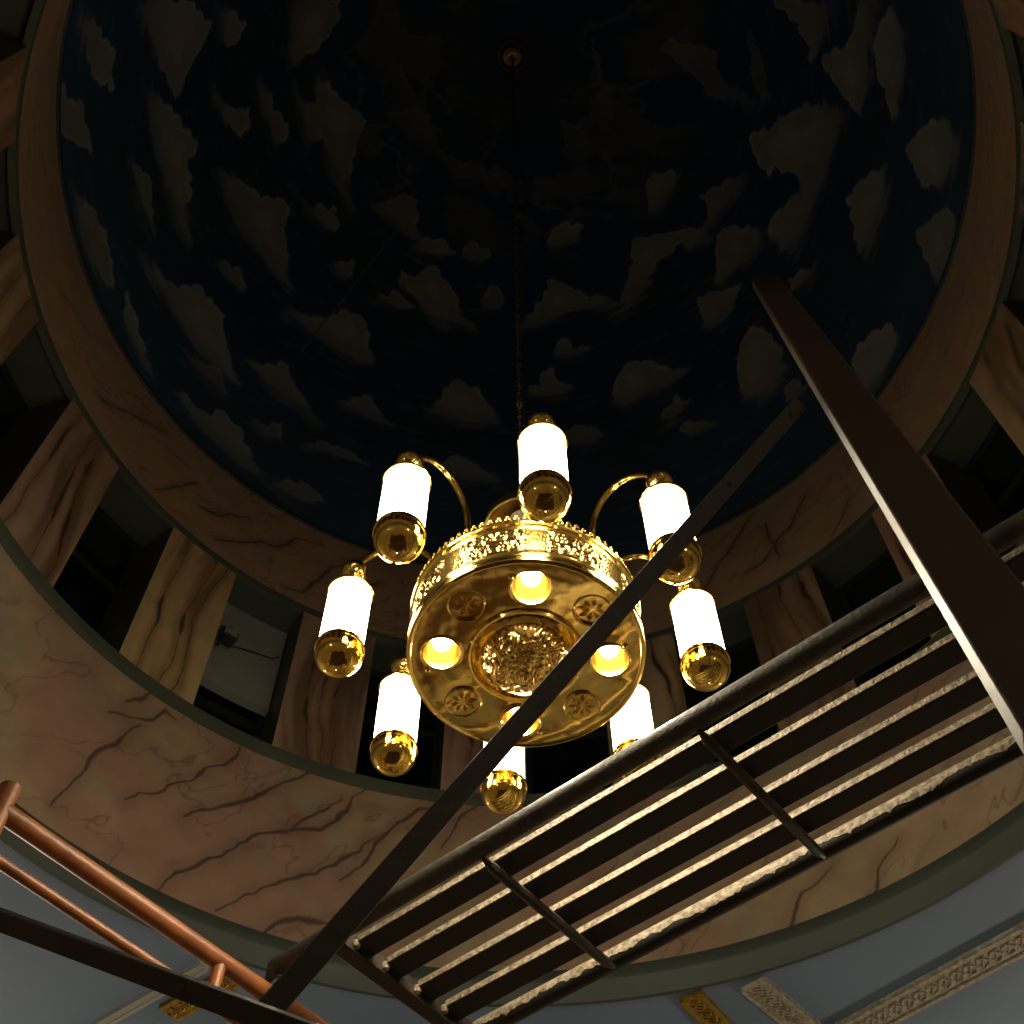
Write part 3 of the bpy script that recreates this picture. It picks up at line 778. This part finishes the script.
def strip(name, p0, p1, w, m, relief=None, th=0.02):
    p0, p1 = Vector((*p0, ZC)), Vector((*p1, ZC))
    d = (p1 - p0).normalized()
    s = Vector((0, 0, 1)).cross(d)
    L = (p1 - p0).length
    c = (p0 + p1) / 2
    mb = MB().box(c - Vector((0, 0, th / 2)), d, s, Z_, L / 2, w / 2, th / 2)
    for sg in (-1, 1):                                                # raised borders
        mb.box(c + s * sg * (w / 2 - 0.008) - Vector((0, 0, th)), d, s, Z_, L / 2, 0.008, 0.006)
    if relief:                                                        # row of scrolls down the middle
        k = int(L / relief)
        for i in range(k):
            q = p0 + d * (i + 0.5) * relief - Vector((0, 0, th + 0.002))
            ring = []
            for j in range(10):
                a = 2 * math.pi * j / 10
                ring.append(q + d * math.cos(a) * relief * 0.42 + s * math.sin(a) * w * 0.20)
            mb.tube(ring, 0.005, 5, closed=True)
            mb.tube([q - d * relief * 0.4 + s * w * 0.25, q, q + d * relief * 0.4 - s * w * 0.25], 0.004, 5)
    return struct(mb.build(name, m, smooth=False))


strip('trim_6', (0.725, 4.325), (1.62, 5.62), 0.105, M['gold_band'], 0.05)
strip('trim_7', (0.975, 4.255), (2.05, 5.47), 0.12, M['white_band'], 0.045)
strip('trim_8', (1.26, 4.72), (3.4, 2.66), 0.15, M['white_band'], 0.06)
strip('trim_9', (-1.44, 4.42), (-1.145, 4.19), 0.11, M['gold_band'], 0.05)
strip('trim_10', (-2.0, 5.16), (-1.0, 4.40), 0.09, M['white_band'], 0.045)
strip('trim_11', (-2.3, 4.92), (-1.25, 4.12), 0.05, M['pale_plaster'])

for i, p in enumerate(ADDED_LAMPS):  # fixtures for the added lamps
    e = empty('added_pendant_lamp', (p[0], p[1], p[2] - 0.3), ['added unseen pendant lamp behind the viewer at the left', 'added unseen pendant lamp behind the viewer at the right',
              'added unseen pendant lamp at the far left of the hall', 'added unseen pendant lamp at the far right of the hall'][i], 'lamp', 'added pendant lamps')
    MB().tube([(0, 0, 0.26), (0, 0, ZC - p[2] + 0.3)], 0.008, 8).build('rod', M['brass_dark'], e)
    MB().lathe([(0.02, 0.30), (0.07, 0.28), (0.10, 0.22), (0.095, 0.22), (0.0, 0.27)], 24).build('lamp_cap', M['brass_dark'], e)
    MB().lathe([(0.03, 0.235), (0.09, 0.22), (0.098, 0.215)], 24).build('glass_collar', M['added_bulb'], e)

# ------------------------------------------------------------------ chandelier
CX = AX + 0.003
ch = empty('chandelier', (CX, AY, 4.10), 'large round brass chandelier with a ring of lit white tube lamps hanging under the dome', 'chandelier')
O = Vector((CX, AY, 4.10))


def cp(az, r, z):
    """point in chandelier space (z in world height)"""
    a = R(az)
    return Vector((r * math.sin(a), r * math.cos(a), z - 4.10))


ZP = 4.122      # underside plate
PA = -3.5       # turn of the plate
# plate with four real openings for the spotlights: polar grid with holes cut along their circles
holes = [(PA + 90 * k, 0.223, 0.049) for k in range(4)]


def plate_height(r):
    return ZP - 0.004 + 0.004 * math.cos((r - 0.16) / 0.13 * math.pi)


pl = MB()
vs, fs, idx = [], [], {}
na, nr = 360, 48
rads = [0.140 + (0.304 - 0.140) * i / nr for i in range(nr + 1)]
for i, r in enumerate(rads):
    for j in range(na):
        a = 360 * j / na + PA
        x, y = r * math.sin(R(a)), r * math.cos(R(a))
        for ha, hr, hrad in holes:
            hx, hy = hr * math.sin(R(ha)), hr * math.cos(R(ha))
            dd = math.hypot(x - hx, y - hy)
            if 1e-6 < dd < hrad + 0.0035 and dd > hrad - 0.0035:
                x, y = hx + (x - hx) * hrad / dd, hy + (y - hy) * hrad / dd
        vs.append((x, y, plate_height(r) - 4.10))
for i in range(nr):
    for j in range(na):
        q = (i * na + j, i * na + (j + 1) % na, (i + 1) * na + (j + 1) % na, (i + 1) * na + j)
        cx = sum(vs[t][0] for t in q) / 4
        cy = sum(vs[t][1] for t in q) / 4
        if any(math.hypot(cx - hr * math.sin(R(ha)), cy - hr * math.cos(R(ha))) < hrad - 0.0008 for ha, hr, hrad in holes):
            continue
        fs.append(q)
pl.add(vs, fs).build('bottom_plate', M['brass_plate'], ch)

# rolled rim, stepped mouldings
z0 = -4.10
MB().lathe([(0.296, ZP + z0 - 0.002), (0.300, ZP + z0 - 0.010), (0.306, ZP + z0 - 0.014), (0.313, ZP + z0 - 0.010), (0.3155, ZP + z0), (0.313, ZP + z0 + 0.010),
            (0.309, ZP + z0 + 0.014), (0.311, ZP + z0 + 0.020), (0.315, ZP + z0 + 0.026), (0.311, ZP + z0 + 0.033), (0.305, ZP + z0 + 0.036)], 160).build('lower_rim', M['brass'], ch)
# embossed wall of the drum: scrollwork panels between plain hammered fields
na, nz = 1100, 40
a = np.linspace(0, 360, na, endpoint=False)
zv = np.linspace(0, 1, nz)
AA, ZZ = np.meshgrid(a, zv)
h = 0.125
ph = ((AA - (-5.5) + 22.5) % 45) - 22.5                                # 0 at a lamp
mask = sstep(4.5, 6.5, np.abs(ph))
uu = np.radians(AA) * 0.305
vv = ZZ * h
rel = np.zeros_like(AA)
cell = 0.040
for row, vc in enumerate((0.036, 0.086)):
    uc = (np.floor(uu / cell) + 0.5) * cell
    par = np.where((np.floor(uu / cell) + row) % 2 == 0, 1.0, -1.0)
    dx, dy = (uu - uc) * par, vv - vc
    rr_ = np.hypot(dx, dy)
    th = np.arctan2(dy, dx)
    sp = np.cos(th * 1 - rr_ * 330) * 0.5 + 0.5
    leaf = np.cos(5 * th + 2.5) * 0.5 + 0.5
    rel = np.maximum(rel, (0.65 * sp ** 2 + 0.5 * leaf * sstep(0.008, 0.018, rr_)) * sstep(0.027, 0.019, rr_))
rel = rel * mask + (1 - mask) * 0.18 * vnoise(AA * 4, ZZ * 14)
border = sstep(0.10, 0.06, ZZ) + sstep(0.90, 0.94, ZZ)
rel = np.where(border > 0.3, 0.5 * border, rel)
rw = 0.304 + 0.0065 * rel
arr = np.radians(AA)
grid('drum_wall', rw * np.sin(arr), rw * np.cos(arr), ZP + 0.034 - 4.10 + ZZ * h, M['brass_emboss'], parent=ch)
MB().lathe([(0.303, 4.279 + z0), (0.314, 4.281 + z0), (0.317, 4.286 + z0), (0.314, 4.292 + z0), (0.300, 4.293 + z0), (0.060, 4.300 + z0)], 160).build('upper_rim', M['brass'], ch)
# pierced crest of small loops
cr = MB()
NL = 84
for k in range(NL):
    az_ = 360 * k / NL
    for dz, ra in ((0.010, 0.0092), (0.0235, 0.0052)):
        ring = []
        for j in range(10):
            t = 2 * math.pi * j / 10
            off = math.degrees(math.cos(t) * ra / 0.312)
            ring.append(cp(az_ + off, 0.312, 4.290 + dz + math.sin(t) * ra))
        cr.tube(ring, 0.0024, 5, closed=True)
cr.build('crest', M['brass_emboss'], ch)

# central embossed bowl and its rings
MB().lathe([(0.142, ZP + z0 - 0.002), (0.146, ZP + z0 - 0.012), (0.151, ZP + z0 - 0.013), (0.155, ZP + z0 - 0.006), (0.154, ZP + z0)], 96).build('outer_bowl_ring', M['brass'], ch)
MB().lathe([(0.145, ZP + z0 - 0.006), (0.134, ZP + z0 + 0.004), (0.124, ZP + z0 - 0.004), (0.119, ZP + z0 - 0.012), (0.113, ZP + z0 - 0.012), (0.110, ZP + z0 - 0.004)], 96).build('inner_bowl_ring', M['brass_plate'], ch)
na, nb = 420, 90
a = np.linspace(0, 360, na, endpoint=False)
t = np.linspace(0, 88, nb)
AA, TT = np.meshgrid(a, t)
rb = 0.112 * np.cos(np.radians(TT))
xb, yb = rb * np.sin(np.radians(AA)), rb * np.cos(np.radians(AA))
f = fbm(xb * 27 + 3, yb * 27 + 7, 2)
f2 = fbm(xb * 30 + 53, yb * 30 + 37, 2)
em = sstep(0.15, 0.8, np.abs(np.sin(f * 25))) * 0.65 + np.abs(np.sin(f2 * 14)) * 0.35
em = em * sstep(0, 6, TT)
off = 1 + 0.065 * em
grid('embossed_bowl', xb * off, yb * off, ZP + z0 - 0.004 - 0.060 * np.sin(np.radians(TT)) * (1 + 0.13 * em), M['brass_emboss'], parent=ch)

# four spotlights and four star rosettes
for k in range(4):
    az_ = PA + 90 * k
    c = cp(az_, 0.223, ZP)
    s = MB().lathe([(0.048, 0.004), (0.0495, -0.006), (0.054, -0.010), (0.059, -0.007), (0.060, 0.003)], 48, c).build('spotlight', M['brass'], ch)
    MB().lathe([(0.049, 0.0), (0.046, 0.022), (0.040, 0.042), (0.024, 0.058), (0.002, 0.062)], 40, c).build('reflector', M['reflector'], s)
    MB().lathe([(0.001, 0.024), (0.014, 0.026), (0.023, 0.031), (0.026, 0.040), (0.022, 0.050), (0.012, 0.058)], 32, c).build('bulb', M['bulb'], s)
    sc = MB()
    a1 = az_ + 12
    p_ = cp(a1, 0.262, ZP - 0.006)
    sc.lathe([(0.0075, 0.004), (0.0075, -0.004), (0.004, -0.008), (0.0005, -0.009)], 12, p_)
    sc.build('screw', M['brass'], ch)
    p = cp(az_, 0.223, ZP) + O
    lamp('spotlight_beam', 'SPOT', (p.x, p.y, p.z + 0.006), 14, (1.0, 0.86, 0.62), 0.02, (p.x, p.y, 0), 165, 0.25)
for k in range(4):
    az_ = PA + 0.5 + 45 + 90 * k
    c = cp(az_, 0.228, ZP - 0.004)
    ro = MB().lathe([(0.044, 0.006), (0.045, -0.004), (0.048, -0.006), (0.051, -0.003), (0.051, 0.006)], 48, c).build('rosette', M['brass'], ch)
    pet = MB()
    for j in range(8):
        a0 = 2 * math.pi * j / 8 + 0.2 * k
        tip = c + Vector((math.cos(a0) * 0.042, math.sin(a0) * 0.042, 0.003))
        l = c + Vector((math.cos(a0 + 0.37) * 0.027, math.sin(a0 + 0.37) * 0.027, 0.004))
        r_ = c + Vector((math.cos(a0 - 0.37) * 0.027, math.sin(a0 - 0.37) * 0.027, 0.004))
        o_ = c + Vector((0, 0, 0.004))
        rid = c + Vector((math.cos(a0) * 0.022, math.sin(a0) * 0.022, -0.012))
        pet.add([o_, l, tip, r_, rid], [(0, 4, 1), (1, 4, 2), (2, 4, 3), (3, 4, 0)])
    pet.build('star', M['brass_star'], ro, smooth=False)
    MB().lathe([(0.0448, 0.0045), (0.001, 0.006)], 40, c).build('rosette_back', M['brass_plate'], ro)

# arms and tube lamps
ARM = [(0.245, 4.285), (0.245, 4.40), (0.246, 4.47), (0.256, 4.54), (0.280, 4.59), (0.315, 4.622), (0.355, 4.632), (0.395, 4.622), (0.430, 4.596), (0.462, 4.555), (0.480, 4.52)]


def smooth_path(p, n=4):
    out = []
    for i in range(len(p) - 1):
        a = p[max(i - 1, 0)]; b = p[i]; c = p[i + 1]; d = p[min(i + 2, len(p) - 1)]
        for k in range(n):
            t = k / n
            out.append(tuple(0.5 * (2 * b[j] + (c[j] - a[j]) * t + (2 * a[j] - 5 * b[j] + 4 * c[j] - d[j]) * t * t + (3 * b[j] - a[j] - 3 * c[j] + d[j]) * t ** 3) for j in range(2)))
    out.append(p[-1])
    return out


ARM_S = smooth_path(ARM)
ZL = 4.12
# the hand-bent arms do not stand quite evenly
LAMPS = [(-7.3, 0.492), (39.5, 0.487), (85.2, 0.478), (129.2, 0.482), (174.7, 0.489), (-139.7, 0.486), (-91.2, 0.491), (-47.4, 0.499)]
for az_, lr in LAMPS:
    arm = MB().tube([cp(az_, 0.245 + (r - 0.245) * (lr - 0.245) / 0.239, z + 0.008 * (r - 0.245) / 0.239) for r, z in ARM_S], 0.0100, 12).build('arm', M['brass'], ch)
    MB().lathe([(0.010, 0.010), (0.022, 0.006), (0.022, 0.0), (0.010, 0.0)], 20, cp(az_, 0.245, 4.297)).build('arm_foot', M['brass'], arm)
    c = cp(az_, lr, ZL)
    g = MB().lathe([(0.060, 0.024), (0.0605, 0.05), (0.0605, 0.15), (0.0605, 0.272)], 48, c).build('glass_tube', M['opal'], ch)
    MB().lathe([(0.002, 0.085), (0.014, 0.088), (0.019, 0.10), (0.019, 0.215), (0.012, 0.245)], 16, c).build('bulb', M['tube_bulb'], g)
    cup = [(0.0015, -0.0645)]
    for j in range(1, 13):
        t = R(90 * j / 12)
        cup.append((0.0645 * math.sin(t), -0.0645 * math.cos(t)))
    cup += [(0.0645, 0.012), (0.067, 0.014), (0.067, 0.019), (0.0645, 0.021), (0.065, 0.026), (0.061, 0.027), (0.058, 0.0)]
    MB().lathe(cup, 48, c).build('bottom_cup', M['brass_cup'], g)
    MB().lathe([(0.058, 0.266), (0.064, 0.266), (0.0665, 0.269), (0.0645, 0.275), (0.062, 0.280), (0.054, 0.294), (0.040, 0.307), (0.024, 0.314), (0.016, 0.322), (0.015, 0.345)], 48, c).build('top_cap', M['brass'], g)
    kn = [(0.0010, 0.341)]
    for j in range(1, 16):
        t = R(180 * j / 16)
        kn.append((0.038 * math.sin(t), 0.379 - 0.038 * math.cos(t)))
    kn.append((0.001, 0.417))
    MB().lathe(kn, 32, c).build('knob', M['brass'], g)
    dd = cp(az_, 1, 4.10).normalized()
    face = Vector((-math.sin(R(az_)) * 0.2, -1, -0.6)).normalized()
    q = c + Vector((0, 0, 0.379)) + face * 0.036
    s1 = face.orthogonal().normalized(); s2 = face.cross(s1)
    MB().tube([q + (s1 * math.cos(t_) + s2 * math.sin(t_)) * 0.012 for t_ in [2 * math.pi * j / 14 for j in range(14)]], 0.0035, 6, closed=True).build('screw_ring', M['brass_dark'], g)

# upper tier: an inverted bell with its own unlit glass on the centre stem
MB().tube([(0, 0, 4.29 + z0), (0, 0, 4.56 + z0)], 0.012, 12).build('stem', M['brass_dark'], ch)
bell = [(0.114, 4.735), (0.121, 4.733), (0.123, 4.740), (0.120, 4.765), (0.110, 4.790), (0.088, 4.814), (0.054, 4.830), (0.020, 4.838), (0.012, 4.860)]
bell_in = [(0.012, 4.826), (0.048, 4.818), (0.076, 4.800), (0.105, 4.777), (0.113, 4.756), (0.114, 4.735)]
MB().lathe([(r, z + z0) for r, z in bell_in + bell[1:]], 64).build('upper_bell', M['brass_dark'], ch)
MB().lathe([(0.001, 4.56 + z0), (0.040, 4.565 + z0), (0.043, 4.60 + z0), (0.043, 4.79 + z0), (0.028, 4.81 + z0)], 32).build('upper_glass', M['opal_unlit'], ch)

# chain of long links with short dark couplings, a thin cable beside it, and the ceiling canopy
LEAN = -0.010 / 6.9


def lean(z):
    return (z - 4.855) * LEAN - 0.004


chn = MB()
z = 4.855
i = 0
while z < 9.3:
    L_, W_ = 0.020, 0.0085
    ax_ = Vector((1, 0, 0)) if i % 2 == 0 else Vector((0, 1, 0))
    ring = []
    for j in range(10):
        t = 2 * math.pi * j / 10
        ring.append(Vector((lean(z), 0, z - 4.10 + 0.016)) + ax_ * math.cos(t) * W_ + Vector((0, 0, math.sin(t) * L_)))
    chn.tube(ring, 0.0028, 5, closed=True)
    z += 0.031
    i += 1
chn.build('chain', M['chain'], ch)
for zc_ in (5.25, 5.62, 5.95, 6.45, 6.95, 7.6, 8.4):
    MB().lathe([(0.004, -0.03), (0.012, -0.026), (0.012, 0.026), (0.004, 0.03)], 10, (lean(zc_), 0, zc_ - 4.10)).build('chain_coupling', M['cable'], ch)
cb = []
for i in range(90):
    zz_ = 4.86 + (9.3 - 4.86) * i / 89
    cb.append((lean(zz_) + 0.013 + 0.005 * math.sin(zz_ * 7), 0.004 * math.cos(zz_ * 5), zz_ - 4.10))
MB().tube(cb, 0.0026, 5).build('supply_cable', M['chain'], ch)
MB().tube([(lean(9.3), 0, 9.3 + z0), (lean(11.8), 0, 11.80 + z0)], 0.009, 8).build('suspension_rod', M['cable'], ch)
CT = (lean(11.8), 0, 0)
MB().lathe([(0.040, 11.775 + z0), (0.070, 11.770 + z0), (0.095, 11.785 + z0), (0.110, 11.80 + z0), (0.118, 11.80 + z0), (0.120, 11.83 + z0), (0.110, 11.85 + z0)], 48, CT).build('canopy', M['brass_dark'], ch)
cring = []
for j in range(48):
    t = 2 * math.pi * j / 48
    cring.append((CT[0] + 0.114 * math.cos(t), 0.114 * math.sin(t), 11.795 + z0))
MB().tube(cring, 0.009, 8, closed=True).build('canopy_ring', M['brass_dark'], ch)
MB().lathe([(0.001, 11.72 + z0), (0.016, 11.728 + z0), (0.025, 11.75 + z0), (0.018, 11.775 + z0), (0.040, 11.78 + z0)], 24, CT).build('canopy_knob', M['brass'], ch)

# ------------------------------------------------------------------ scaffold
D = Vector((0.773, -0.634, 0)).normalized()      # along the deck
N = Vector((0.634, 0.773, 0)).normalized()       # across it, away from the viewer
UZ = Vector((0, 0, 1))


def sp(d, n, z):
    return D * d + N * n + UZ * z


deck = empty('scaffold_platform', sp(-0.8, 2.0, 3.72), 'slatted steel scaffold deck crossing the picture at the lower right below the chandelier', 'scaffold deck')
DO = sp(-0.8, 2.0, 3.72)


def dl(d, n, z):
    return sp(d, n, z) - DO


d0, d1 = -2.02, 0.75
MB().tube([dl(-2.26, 1.735, 3.752), dl(d1, 1.735, 3.752)], 0.0275, 16).build('edge_tube', M['steel'], deck)
et = MB().tube([dl(d0, 2.292, 3.752), dl(d1, 2.292, 3.752)], 0.0275, 20).build('edge_tube', M['deck_shade'], deck)
vs, fs = [], []                                    # ragged cement plus painted chandelier light, near side of the far tube
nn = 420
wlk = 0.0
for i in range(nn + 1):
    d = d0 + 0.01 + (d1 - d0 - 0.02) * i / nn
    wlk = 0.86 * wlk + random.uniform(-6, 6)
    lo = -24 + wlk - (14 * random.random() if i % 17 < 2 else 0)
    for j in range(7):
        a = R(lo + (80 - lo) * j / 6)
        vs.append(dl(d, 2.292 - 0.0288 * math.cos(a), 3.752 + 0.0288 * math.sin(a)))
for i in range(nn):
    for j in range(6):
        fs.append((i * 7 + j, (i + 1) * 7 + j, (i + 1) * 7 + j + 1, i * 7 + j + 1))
cr_ = MB().add(vs, fs).build('lit_cement_crust', M['lit_splatter'], et)
cr_['label'] = 'pale ragged cement crust with painted lamplight along the tube'
for n in SLATS:
    sl = MB().box(dl((d0 + d1) / 2, n + SLAT_W / 2, 3.742 + SLAT_H / 2), D, N, UZ, (d1 - d0) / 2, SLAT_W / 2, SLAT_H / 2).build('slat', M['deck_shade'], deck, bevel=0.003)
    ed = MB().box(dl((d0 + d1) / 2 + 0.005, n - 0.0005, 3.742 + SLAT_H / 2 + 0.001), D, N, UZ, (d1 - d0) / 2 - 0.008, 0.0022, SLAT_H / 2 - 0.001).build('lit_splatter_edge', M['lit_splatter'], sl, bevel=0.001)  # pale strip: splatter plus lamplight painted on the near side
    ed['label'] = 'pale near edge, cement splatter and painted lamplight'
MB().box(dl(d0 - 0.02, 2.01, 3.745), D, N, UZ, 0.024, 0.27, 0.026).build('end_bar', M['steel_dark'], deck, bevel=0.004)
MB().box(dl(d1, 2.01, 3.745), D, N, UZ, 0.024, 0.27, 0.026).build('end_bar', M['steel_dark'], deck, bevel=0.004)
for n in SLATS:      # weld beads where the slats meet the end bar
    wb = MB()
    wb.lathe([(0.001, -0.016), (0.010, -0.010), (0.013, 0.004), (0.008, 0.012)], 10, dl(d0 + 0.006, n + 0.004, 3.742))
    wb.build('weld_bead', M['lit_splatter'], deck)
for d in (-1.53, -0.875, -0.22, 0.43):
    MB().tube([dl(d, 1.745, 3.722), dl(d, 1.78, 3.716), dl(d, 2.25, 3.716), dl(d, 2.285, 3.722)], [0.006, 0.014, 0.014, 0.006], 8).build('cross_bar', M['steel_dark'], deck)
for n in (1.735, 2.292):
    hk = MB()
    hk.box(dl(-2.165, n, 3.752), D, N, UZ, 0.125, 0.007, 0.030)
    pts = [dl(-2.26 + 0.036 * math.cos(R(t)), n, 3.690 + 0.036 * math.sin(R(t))) for t in range(0, 181, 20)]
    hk.tube(pts, 0.008, 8)
    hk.build('hook', M['steel'], deck, bevel=0.002)


def frame(dpos, label, n0, n1):
    """ladder-shaped end frame: two posts standing on the floor, rails between them, short stubs"""
    e = empty('scaffold_trestle', sp(dpos, (n0 + n1) / 2, 0), label, 'scaffold frame', 'orange scaffold end frames')
    o = sp(dpos, (n0 + n1) / 2, 0)
    f = lambda n, z: sp(dpos, n, z) - o
    for n in (n0, n1):
        p = MB().tube([f(n, 0.0), f(n, 3.74)], 0.0255, 14).build('post', M['orange'], e)
        MB().lathe([(0.06, 0.0), (0.06, 0.008), (0.03, 0.012), (0.026, 0.05)], 16, f(n, 0.0), cap0=True).build('base_plate', M['steel_dark'], p)
    MB().tube([f(n0, 3.667), f(n1, 3.667)], 0.0255, 16).build('top_rail', M['orange'], e)
    MB().tube([f(n0, 3.545), f(n1, 3.545)], 0.0145, 12).build('lower_rail', M['orange'], e)
    for t in (0.30, 0.62, 0.85):
        n = n0 + (n1 - n0) * t
        if dpos < 0 and t == 0.30:
            n = 1.555
        MB().tube([f(n, 3.545), f(n, 3.60), f(n, 3.665)], [0.019, 0.016, 0.020], 12).build('stub', M['orange'], e)
    for z in (2.4, 1.2):
        MB().tube([f(n0, z), f(n1, z)], 0.018, 10).build('rung', M['orange'], e)
    for n in (n0, n1):
        pass
    return e


frame(-2.26, 'orange scaffold end frame at the lower left with the deck hooked over its rail', 0.85, 2.75)
frame(0.72, 'orange scaffold end frame beyond the right edge of the picture', 1.25, 2.75)

# flat members bolted across the near side of the scaffold; C is the eye height origin of these lines
CE = Vector((0, 0, 1.6))


def along(v0, v1, t):
    return Vector(v0) + (Vector(v1) - Vector(v0)) * t


def facing(p, d, turn):
    """width direction of a flat bar whose broad side looks down at the hall, turned about its length"""
    view = (Vector(p) - CE).normalized()
    w = Vector(d).normalized().cross(view).normalized()
    return Matrix.Rotation(R(turn), 4, Vector(d).normalized()) @ w


b0, b1 = Vector(BR0), Vector(BR1)
bd_ = (b1 - b0)
br = empty('scaffold_brace', b0, 'thin dark flat brace slanting up across the chandelier from lower left to upper right', 'brace')
mb = MB().bar((0, 0, 0), bd_, facing((b0 + b1) / 2, bd_, 10), 0.0165, 0.0045, round_n=8)
mb.build('flat_bar', M['steel_dark'], br, bevel=0.0015)
for t in (0.02, 0.80, 0.97):
    q = bd_ * t
    view = ((b0 + q) - CE).normalized()
    MB().tube([q - view * 0.010, q + view * 0.010], 0.006, 8).build('bolt', M['steel'], br)

p0, p1 = Vector(BM0), Vector(BM1)
bdm = (p1 - p0)
be = empty('scaffold_beam', p1, 'broad dark brown beam with a rounded end and lit left edge rising at the right', 'beam')
MB().bar(p0 - p1, (0, 0, 0), facing((p0 + p1) / 2, bdm, -26), 0.046, 0.018, round_n=14).build('beam_board', M['beam'], be, bevel=0.006)

q0, q1 = Vector(BA0), Vector(BA1)
bda = (q1 - q0)
ba = empty('scaffold_rail', q0, 'dark flat rail crossing the lower left corner in front of the orange pipes', 'rail')
MB().bar((0, 0, 0), bda, facing((q0 + q1) / 2, bda, 22), 0.0135, 0.006).build('flat_bar', M['steel_dark'], ba, bevel=0.0015)
t_ = 0.62
q = bda * t_
view = ((q0 + q) - CE).normalized()
MB().tube([q - view * 0.012, q + view * 0.012], 0.007, 8).build('bolt', M['steel'], ba)

for p, lb in ((p1, 'orange scaffold post that carries the brown beam, right of the picture'),
              (q0, 'orange scaffold post at the outer left end of the dark rail'),
              (q1, 'orange scaffold post at the inner end of the dark rail, below the picture')):
    e = empty('scaffold_post', (p.x + (0.03 if p.x > 0 else -0.03), p.y, 0), lb, 'scaffold post')
    MB().tube([(0, 0, 0), (0, 0, p.z - 0.02)], 0.024, 14).build('tube', M['orange'], e)
    MB().lathe([(0.06, 0.0), (0.06, 0.008), (0.03, 0.012), (0.026, 0.05)], 16, cap0=True).build('base_plate', M['steel_dark'], e)
